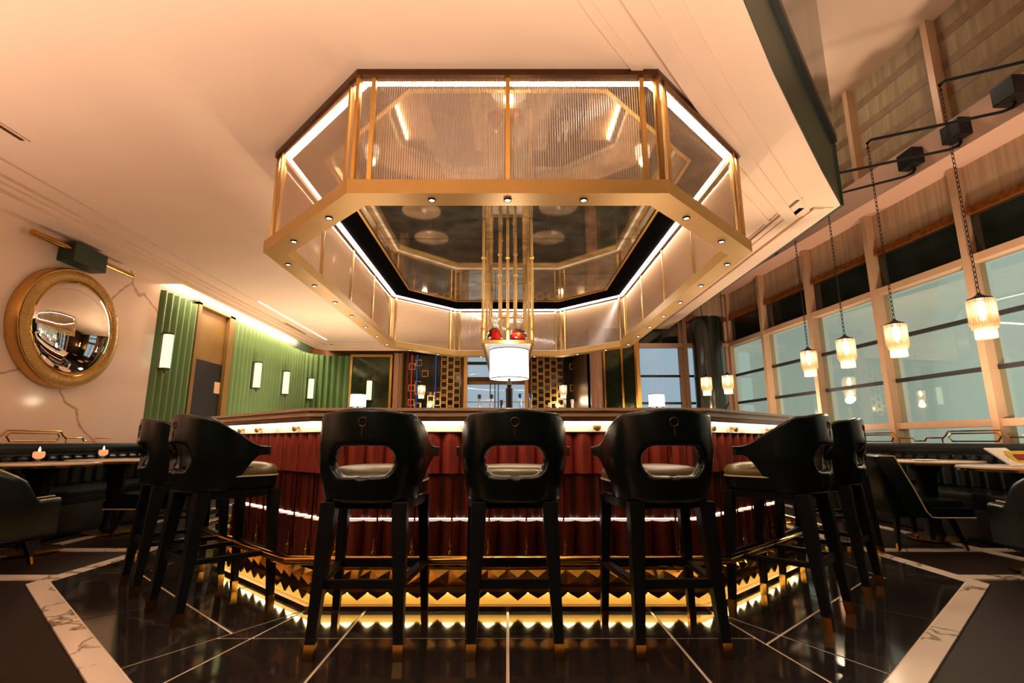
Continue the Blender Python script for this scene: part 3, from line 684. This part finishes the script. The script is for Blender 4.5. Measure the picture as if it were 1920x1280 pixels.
# ------------------------------------------------------------------ bar stools
def make_stool():
    r = empty('bar_stool')
    def plan(t):
        s = 1 if t >= 0 else -1; u = abs(t)
        ph = min(u, .72) / .72 * math.radians(93)
        x = .238 * math.sin(ph) ** .85 if ph < PI / 2 else .238
        y = -.225 * max(0, math.cos(ph)) ** .8
        if u > .72: q = (u - .72) / .28; y += .15 * q; x += .05 * q * q
        return s * x, y - .015
    sm = lambda q: max(0, min(1, q)) ** 2 * (3 - 2 * max(0, min(1, q)))
    T = lambda t: 1.088 - .018 * sm(abs(t) / .36) - .165 * sm((abs(t) - .36) / .60)
    B = lambda t: .655 + .20 * sm((abs(t) - .60) / .32)
    NU, NV = 84, 20; ts = [-1 + 2 * i / NU for i in range(NU + 1)]
    S = [0]
    for i in range(NU): S.append(S[-1] + math.dist(plan(ts[i]), plan(ts[i + 1])))
    S = [s_ - S[NU // 2] for s_ in S]
    mb = MB(); V = []; dom = {}
    ha, hb, hz = .150, .068, .842
    def place(i, s_, z):
        # interpolate plan at arclength s_
        k = max(0, min(NU - 1, next((q for q in range(NU) if S[q + 1] >= s_), NU - 1))); f = (s_ - S[k]) / (S[k + 1] - S[k])
        x, y = plan(ts[k] + (ts[k + 1] - ts[k]) * f)
        back = max(0, -y) / .22
        return (x * (1 - .85 * max(0, .84 - z)), y - .08 * (z - .86) * back - .02 * back * math.sin(min(1, max(0, (z - .66) / .42)) * PI), z)
    P = [[(S[i], B(ts[i]) + (T(ts[i]) - B(ts[i])) * j / NV) for j in range(NV + 1)] for i in range(NU + 1)]
    def rad(s_, z):
        lo, hi = 0, 50.0; sx, sz = abs(s_), abs(z - hz)
        for _ in range(30):
            k = (lo + hi) / 2
            if math.hypot(max(0, sx * k - (ha - hb)), sz * k) < hb: lo = k
            else: hi = k
        return 1 / max(lo, 1e-6)
    keep = [[rad(S[i] / 2 + S[i + 1] / 2, (P[i][j][1] + P[i + 1][j + 1][1]) / 2) > 1 for j in range(NV)] for i in range(NU)]
    vt = {}
    def vert(i, j):
        if (i, j) in vt: return vt[(i, j)]
        s_, z = P[i][j]
        around = [keep[a][b] for a in (i - 1, i) for b in (j - 1, j) if 0 <= a < NU and 0 <= b < NV]
        if not all(around):
            q = rad(s_, z)
            if q > 1e-3: s_, z = s_ / q, hz + (z - hz) / q
        vt[(i, j)] = mb.b.verts.new(place(i, s_, z)); return vt[(i, j)]
    for i in range(NU):
        for j in range(NV):
            if keep[i][j]: mb.b.faces.new((vert(i, j), vert(i + 1, j), vert(i + 1, j + 1), vert(i, j + 1)))
    bk = part('backrest', mb, M['leather'], r, True)
    md = bk.modifiers.new('thick', 'SOLIDIFY'); md.thickness = .05; md.offset = 0; md.use_even_offset = False
    ms = bk.modifiers.new('smooth', 'SUBSURF'); ms.levels = 1; ms.render_levels = 1
    rp = part('ring_pull', MB().tube([(.02 * math.cos(a), 0, .02 * math.sin(a)) for a in [2 * PI * i / 16 for i in range(16)]], .0035, 6, True), M['bronze'], bk, True); rp.location = (0, -.289, 1.02)
    part('tassel', MB().lathe([(.003, -.07), (.006, -.05), (.004, -.025)], 8), M['bronze'], rp, True)
    def sq(h, z, k=4.5, yo=0, N=40):
        out = []
        for i in range(N):
            a = 2 * PI * i / N; c, s_ = math.cos(a), math.sin(a); q = (abs(c) ** k + abs(s_) ** k) ** (-1 / k); yy = h * q * s_ * .86; out.append((h * q * c * (1 + .55 * min(0, yy + .02)), yy + yo + .045, z))
        return out
    part('seat', MB().loft([sq(.236, .735), sq(.246, .75), sq(.244, .775), sq(.225, .797), sq(.17, .81), sq(.08, .816), sq(.01, .817)]), M['seat'], r, True)
    part('seat_apron', MB().loft([sq(.225, .66), sq(.24, .675), sq(.243, .735), sq(.2, .74)]), M['leather'], r, True)
    part('piping', MB().tube(sq(.246, .737), .005, 6, True), M['piping'], r, True)
    part('seat_frame', MB().loft([sq(.205, .615, 8), sq(.228, .62, 8), sq(.232, .662, 8)]), M['blackwood'], r, True)
    def leg(f, tp, w0, w1):
        g = part('leg', MB().taper((lerp(f, tp, .1)[0], lerp(f, tp, .1)[1], .064), (*tp, .655), w0, w1), M['blackwood'], r, False, .004)
        c = lerp(f, tp, .1); part('foot_cap', MB().taper((*f, 0), (*c, .066), w0 * .95, w0 * 1.06), M['brass'], g)
    for s in (-1, 1): leg((s * .235, .232), (s * .212, .205), .036, .056); leg((s * .195, -.235), (s * .165, -.17), .042, .072)
    z = .30; w = .022
    part('stretcher', MB().box(-.185, .185, -.215, -.19, z - .02, z + .02), M['blackwood'], r, False, .004)
    for s in (-1, 1):
        a, b = Vector((s * .182, -.2, z)), Vector((s * .223, .22, z)); part('stretcher', MB().taper((0, 0, 0), (0, 0, (b - a).length), (.026, .04), (.026, .04)), M['blackwood'], r, False, .004, a, ((b - a).to_track_quat('Z', 'X').to_euler()))
    part('stretcher', MB().box(-.22, .22, .208, .234, z - .02, z + .02), M['blackwood'], r, False, .004)
    return r
st = make_stool()
STOOLS = [(-.67, 2.66, -.0, 'dark green stool at the bar front, left of the central one'), (.03, 2.67, .01, 'dark green stool at the bar front, central one facing the lamp'), (.755, 2.67, .06, 'dark green stool at the bar front, right of the central one'),
          (-1.70, 3.125, -.68, 'nearer stool on the bar\'s left angled side, arm towards red panels'), (-2.24, 3.62, -.80, 'farther stool on the bar\'s left angled side, half hidden by the nearer'),
          (1.59, 3.07, .76, 'nearer stool on the bar\'s right angled side, arm towards red panels'), (2.16, 3.62, .80, 'farther stool on the bar\'s right angled side, half hidden by the nearer'),
          (-2.93, 4.75, -PI / 2, 'stool at the long left side of the bar behind the angled pair'), (2.93, 4.75, PI / 2, 'stool at the long right side of the bar behind the angled pair')]
for k, (x, y, rz, lab) in enumerate(STOOLS):
    o = st if k == 0 else copy_tree(st); o.location = (x, y, 0); o.rotation_euler = (0, 0, rz); tag(o, lab, 'stool', 'bar stools round the bar')

# ------------------------------------------------------------------ tables
def round_table(x, y, R, label, z=.745):
    r = tag(empty('round_table', (x, y, 0)), label, 'table', 'round tables')
    part('tabletop', MB().lathe([(R - .02, z - .03), (R, z - .02), (R, z), (R - .004, z + .002)], 48), M['tabletop'], r, True)
    part('brass_rim', MB().lathe([(R - .01, z - .032), (R + .006, z - .032), (R + .006, z - .012), (R - .01, z - .012), (R - .01, z - .032)], 48), M['brass'], r, True)
    part('pedestal', MB().lathe([(.16, z - .03), (.09, z - .12), (.06, .3), (.07, .1), (.09, .04)], 24), M['blackwood'], r, True)
    part('base', MB().lathe([(.24, 0), (.24, .015), (.1, .04)], 32), M['brass'], r, True); return r
round_table(4.2, 5.25, .47, 'round white table beside the gold-piped chair on the right')
round_table(3.98, 3.95, .45, 'round white table with papers at the right edge of view')
round_table(-4.15, 4.65, .42, 'round white table behind the left armchair, nearer candle on it')
round_table(-4.2, 5.62, .45, 'round white table left, farther candle on it')
round_table(-4.2, 6.8, .42, 'round white table left, behind the farther left stool')
round_table(4.15, 6.7, .45, 'round white table behind the gold-piped chair on the right')
for x, y, lab in ((-1.9, 10.4, 'round white table beyond the bar, front left of four'), (-1.9, 11.9, 'round white table beyond the bar, rear left of four'), (1.1, 10.2, 'round white table beyond the bar, front right of four'), (1.0, 11.9, 'round white table beyond the bar, rear right of four')): round_table(x, y, .42, lab)
def candle(x, y, label):
    r = tag(empty('candle', (x, y, .748)), label, 'candle', 'candles on the left tables')
    part('foot', MB().lathe([(.03, 0), (.03, .006), (.012, .01), (.012, .035), (.02, .04)], 14), M['clearglass'], r, True)
    part('bowl', MB().lathe([(.02, .04), (.04, .055), (.042, .085), (.036, .1), (.03, .1)], 18), M['wax'], r, True)
    part('flame', MB().lathe([(.003, .1), (.009, .11), (.006, .125), (.001, .14)], 8), E_FLAME, r, True)
    lamp('POINT', 'candle_light', (x, y, .95), .5, (1, .5, .2), radius=.02)
candle(-4.02, 4.45, 'lit candle on the nearer left table'); candle(-4.25, 5.45, 'lit candle on the farther left table')
mn = tag(empty('menu_folder', (3.74, 3.78, .757), .3), 'open paper menu propped on the right table', 'menu')
part('sheet', MB().box(-.12, .12, -.005, .005, 0, .2, Matrix.Rotation(-.9, 4, 'X')), M['paper'], mn); part('back_sheet', MB().box(-.02, .2, .0, .008, 0, .14, Matrix.Rotation(-.7, 4, 'X')), M['yellow'], mn); part('cover', MB().box(.02, .22, .01, .016, 0, .1, Matrix.Rotation(-.5, 4, 'X')), M['red'], mn)
tag(part('folded_napkin', MB().box(-.17, .17, -.1, .1, 0, .022), M['paper'], None, False, .008, (3.85, 3.66, .748), (0, 0, .2)), 'white folded napkin in front of the open menu', 'napkin')
tag(part('side_plate', MB().lathe([(.05, 0), (.09, .008), (.1, .014), (.094, .015), (.05, .008)], 28), M['white'], None, True, 0, (4.05, 5.05, .748)), 'white plate on the table by the gold-piped chair', 'plate')

# ------------------------------------------------------------------ banquettes with brass rails
def banquette(side, y0, y1, xb, xf, label):
    s = side; r = tag(empty('banquette', (s * xb, y0, 0)), label, 'sofa'); D = xb - xf; l = y1 - y0
    bx = lambda a, b: sorted((-s * a, -s * b))
    def bx_part(nm, a, b, z0, z1, m, bev=.02, ya=0, yb=None): q = bx(a, b); return part(nm, MB().box(q[0], q[1], ya, l if yb is None else yb, z0, z1), m, r, True, bev)
    bx_part('back_frame', -.02, .14, 0, .86, M['leather']); bx_part('top_roll', -.03, .17, .80, .915, M['leather'], .04)
    bx_part('seat_base', .14, D, .0, .30, M['dark'], .01); bx_part('seat_cushion', .14, D + .02, .30, .45, M['leather'], .04)
    k = round(l / .17); w = l / k; me = MB().lathe([(.02, .46), (.07, .48), (.07, .76), (.03, .79)], 8).mesh('back_channel', True); me.materials.append(M['leather'])
    for q in range(k): link('back_channel', me, None, r, (-s * .15, (q + .5) * w, 0), (0, 0, 0), (1, w / .14, 1))
    # brass rail: raised frames joined by a low line
    x = s * (-.05) * -1 * -1
    def rail(pts): part('brass_rail', MB().tube([(-s * .03, p, z) for p, z in pts], .009, 6), M['brass'], r, True)
    y = .35
    while y < l - 1.4:
        rail([(y, .91), (y, .965), (y + .05, 1.0), (y + .09, 1.045), (y + .71, 1.045), (y + .75, 1.0), (y + .8, .965), (y + .8, .91)])
        rail([(y + .09, .985), (y + .13, 1.02), (y + .67, 1.02), (y + .71, .985), (y + .67, .935), (y + .13, .935), (y + .09, .985)])
        rail([(y + .8, .975), (y + 1.02, .975), (y + 1.05, .94), (y + 1.2, .94), (y + 1.23, .975), (y + 1.45, .975)])
        y += 1.45
    return r
banquette(-1, .4, 7.2, 5.08, 4.5, 'channelled dark banquette along the marble wall')
bq = banquette(1, .4, 10.2, 5.0, 4.48, 'channelled dark banquette along the window wall')
# ------------------------------------------------------------------ lounge chairs
def legs4(r, w, d, z, col='blackwood'):
    for sx in (-1, 1):
        for sy in (-1, 1):
            g = part('leg', MB().taper((sx * (w + .03), sy * (d + .03), .055), (sx * (w - .02), sy * (d - .02), z), .026, .04), M[col], r)
            part('foot_cap', MB().taper((sx * (w + .04), sy * (d + .04), 0), (sx * (w + .03), sy * (d + .03), .056), .024, .027), M['brass'], g)
def armchair(x, y, rz, label):
    r = tag(empty('armchair', (x, y, 0), rz), label, 'chair'); legs4(r, .27, .27, .24)
    part('seat', MB().box(-.3, .3, -.28, .32, .24, .44), M['leather'], r, True, .03)
    def fn(u, v):
        t = -1 + 2 * u; a = abs(t); s = 1 if t > 0 else -1
        if a < .45: ph = a / .45 * PI / 2; px, py = .37 * math.sin(ph), -.36 * math.cos(ph) ** .8
        else: px, py = .37, .36 * (a - .45) / .55
        top = .80 - .30 * (max(0, a - .2) / .45) ** 1.4 if a < .65 else .50
        top = max(top, .50); z = .2 + (top - .2) * v
        return (s * px, py - .05 * v * (1 - a), z)
    b = part('tub_back', MB().grid(fn, 48, 8), M['leather'], r, True); md = b.modifiers.new('thick', 'SOLIDIFY'); md.thickness = .07; md.offset = 1
    s_ = b.modifiers.new('smooth', 'SUBSURF'); s_.levels = 1; s_.render_levels = 1
    part('piping', MB().tube([(fn(i / 40, 1)[0], fn(i / 40, 1)[1], fn(i / 40, 1)[2] + .005) for i in range(41)], .006, 6), M['piping'], r, True)
    return r
armchair(-3.98, 3.85, .1, 'dark tub armchair with sloping arms at the left edge')
armchair(3.82, 3.42, -.35, 'dark tub armchair at the right edge in front of papers')
def wing_chair(x, y, rz, label):
    r = tag(empty('lounge_chair', (x, y, 0), rz), label, 'chair', 'gold-piped lounge chairs'); legs4(r, .24, .26, .28)
    part('seat', MB().box(-.28, .28, -.28, .34, .27, .42), M['leather'], r, True, .03)
    side = [(-.38, .80), (-.24, .80), (-.06, .34), (.02, .28), (.36, .28), (.36, .32), (.05, .38), (-.02, .5), (-.08, .62)]
    part('back', MB().box(-.3, .3, -.06, .06, .0, .52, Matrix.Translation((0, -.26, .30)) @ Matrix.Rotation(.16, 4, 'X')), M['leather'], r, True, .03)
    for s in (-1, 1):
        m = MB(); pts = [(-.42, .80), (-.28, .80), (-.10, .44), (.0, .36), (.36, .36), (.36, .28), (-.2, .28)]
        a = [m.b.verts.new((s * .30, p[0], p[1])) for p in pts]; b = [m.b.verts.new((s * .35, p[0], p[1])) for p in pts]
        m.b.faces.new(a); m.b.faces.new(b[::-1])
        for i in range(len(pts)): m.b.faces.new((a[i], b[i], b[(i + 1) % len(pts)], a[(i + 1) % len(pts)]))
        w = part('side_wing', m, M['leather'], r)
        part('piping', MB().tube([(s * .352, p[0], p[1]) for p in ((-.42, .805), (-.28, .805), (-.14, .52), (-.06, .33), (-.02, .285), (.03, .28), (.36, .28))], .006, 6), M['piping'], w, True)
    return r
wing_chair(3.72, 4.98, -PI / 2, 'dark lounge chair with gold side piping, back to the bar')
wing_chair(-3.62, 5.55, PI / 2, 'dark lounge chair with gold piping before the farther left candle')

# ------------------------------------------------------------------ pendants on pipes
def pendant(x, y, zt, box, label, pipe=True):
    r = tag(empty('pendant_lamp', (x, y, zt)), label, 'lamp', 'crystal pendant lamps'); zp = 4.04 - zt
    part('cap', MB().lathe([(.012, .05), (.018, .035), (.05, .012), (.085, 0), (.085, -.012)], 20), M['blackmetal'], r, True)
    def rods(R, z0, z1, n=30):
        m = MB()
        for i in range(n):
            a = 2 * PI * i / n; m.tube([(R * math.cos(a), R * math.sin(a), z0), (R * math.cos(a), R * math.sin(a), z1)], R * PI / n * .85, 5)
        return m
    part('upper_tier', rods(.088, -.225, -.012), M['crystal'], r, True); part('middle_tier', rods(.078, -.255, -.15), M['crystal'], r, True); part('lower_tier', rods(.066, -.335, -.24), M['crystal'], r, True)
    part('bulb', MB().lathe([(.01, -.02), (.028, -.05), (.03, -.12), (.02, -.17), (.002, -.19)], 12), E_BULB, r, True)
    part('bulb', MB().lathe([(.005, -.26), (.03, -.27), (.03, -.31), (.002, -.325)], 12), E_BULB, r, True)
    # chain of links
    n = int((zp - .05) / .045); lk = MB()
    for i in range(n):
        z = .05 + (i + .5) * (zp - .05) / n; c = [(.011 * math.cos(a), 0, z + .029 * math.sin(a)) for a in [2 * PI * q / 8 for q in range(8)]]
        if i % 2: c = [(p[1], p[0], p[2]) for p in c]
        lk.tube(c, .0035, 4, True)
    stuff(part('chain', lk, M['blackmetal'], r))
    if box:
        bx, by, bz = box[0] - x, box[1] - y, box[2] - zt; v = Vector((bx, by, 0)); u = v.normalized(); e = v - u * .14
        p = part('pipe', MB().tube([(0, 0, zp - .01), (0, 0, zp + .05), (u.x * .04, u.y * .04, zp + .08), (e.x, e.y, zp + .08), (e.x + u.x * .08, e.y + u.y * .08, zp + .10), (e.x + u.x * .11, e.y + u.y * .11, zp + .14), (e.x + u.x * .11, e.y + u.y * .11, bz)], .016, 8), M['blackmetal'], r, True)
        part('junction_box', MB().box(bx - .15, bx + .15, by - .12, by + .12, bz, bz + .2), M['blackmetal'], r, False, .01)
    lamp('POINT', 'pendant_light', (x, y, zt - .4), 14, WARM2, radius=.06)
PX = lambda y: y
for x, y, box, lab in ((3.9, 4.04, (5.0, 3.5, 4.2), 'crystal pendant lamp nearest the camera, over the papers table'), (3.88, 4.95, (5.0, 4.4, 4.2), 'crystal pendant lamp second from the right edge'),
                       (3.87, 5.70, (5.04, 5.05, 4.2), 'crystal pendant lamp third from the right edge'), (3.9, 6.48, (4.98, 5.62, 4.2), 'crystal pendant lamp fourth from the right edge'),
                       (3.88, 8.9, (4.72, 8.3, 4.25), 'small distant pendant lamp right of the black column'), (3.62, 9.2, (4.62, 9.5, 4.3), 'small distant pendant lamp left of the black column')):
    pendant(x, y, 2.09, box, lab)
pendant(-2.15, 12.6, 2.32, None, 'distant crystal pendant before the left lattice screen'); pendant(1.38, 12.6, 2.32, None, 'distant crystal pendant before the right lattice screen')

# ------------------------------------------------------------------ left wall: round mirror, picture light, sconces
rm = tag(empty('round_mirror', (-5.2, 5.78, 2.23)), 'round convex mirror in a deep ribbed gold frame', 'mirror')
part('drum', MB().lathe([(.68, 0), (.70, .01), (.70, .10), (.685, .13), (.6, .13)], 72, axis='X'), M['gold'], rm, True)
mb = MB()
def rib(u, v):
    a = 2 * PI * u; R = .545 + .125 * v; h = .135 + .03 * math.sin(PI * v) + .004 * math.cos(a * 150)
    return (h, R * math.cos(a), R * math.sin(a))
part('ribbed_ring', mb.grid(rib, 900, 6, True), M['goldpaint'], rm, True)
part('inner_bead', MB().tube([(.14, .55 * math.cos(a), .55 * math.sin(a)) for a in [2 * PI * i / 72 for i in range(72)]], .012, 8, True), M['brass'], rm, True)
part('mirror_glass', MB().lathe([(.55, .11)] + [(.55 * math.cos(t), .11 + .15 * math.sin(t)) for t in [PI / 2 * k / 20 for k in range(1, 21)]], 96, axis='X'), M['convex'], rm, True)
for p in rm.children:
    if p.name.startswith('mirror_glass'): p.data.polygons.foreach_set('use_smooth', [True] * len(p.data.polygons))
pc = tag(empty('picture_light', (-5.2, 5.80, 3.1)), 'brass tube picture light with dark green block above the mirror', 'lamp')
part('block', MB().box(0, .20, -.26, .22, -.12, .10), M['greendark'], pc, False, .01)
part('tube', MB().tube([(.14, -.74, .02), (.14, -.26, .02)], .035, 14), M['brass'], pc, True); part('tube', MB().tube([(.14, .22, .02), (.14, .72, .02)], .03, 14), M['brass'], pc, True)
def sconce(x, y, rz, label):
    r = tag(empty('wall_sconce', (x, y, 2.25), rz), label, 'lamp', 'tube sconces on the green wall')
    part('glass_tube', MB().lathe([(.064, -.25), (.068, -.24), (.068, .24), (.064, .25)], 24, (.1, 0, 0)), E_SCONCE, r, True)
    for z in (-.28, .25): part('end_cap', MB().lathe([(.055, z), (.071, z + .005), (.071, z + .025), (.055, z + .03)], 24, (.1, 0, 0)), M['bronze'], r, True)
    part('back_plate', MB().box(-.005, .02, -.06, .06, -.27, .27), M['bronze'], r); part('finial', MB().lathe([(.004, -.33), (.02, -.31), (.012, -.285), (.03, -.28)], 12, (.1, 0, 0)), M['brass'], r, True)
sconce(-5.17, 7.42, 0, 'green-white tube sconce between marble wall and doorway'); sconce(-5.17, 10.2, 0, 'green-white tube sconce right of the doorway, nearest of three')
sconce(-5.17, 11.55, 0, 'green-white tube sconce right of the doorway, middle of three'); sconce(-5.08, 12.88, -.5, 'green-white tube sconce right of the doorway, farthest of three')
sconce(-3.63, 13.36, -PI / 2, 'reflection of a green-white tube sconce, built solid on the smoked mirror panel')  # added sconce standing in for a reflection in the mirror
for x, y, a, lab in ((-4.6, 10.75, 0, 'dark linear air slot in the ceiling by the left cove'), (2.95, 5.3, 0, 'linear air slot in the ceiling right of the canopy'), (-3.95, 3.2, 0, 'linear air slot in the ceiling at the left edge')):
    v = tag(empty('air_slot', (x, y, ZC)), lab, 'vent'); part('slot_frame', MB().box(-.035, .035, -.56, .56, -.012, 0), M['ceiling'], v); part('slot', MB().box(-.016, .016, -.53, .53, -.016, -.012), M['bronze'], v)
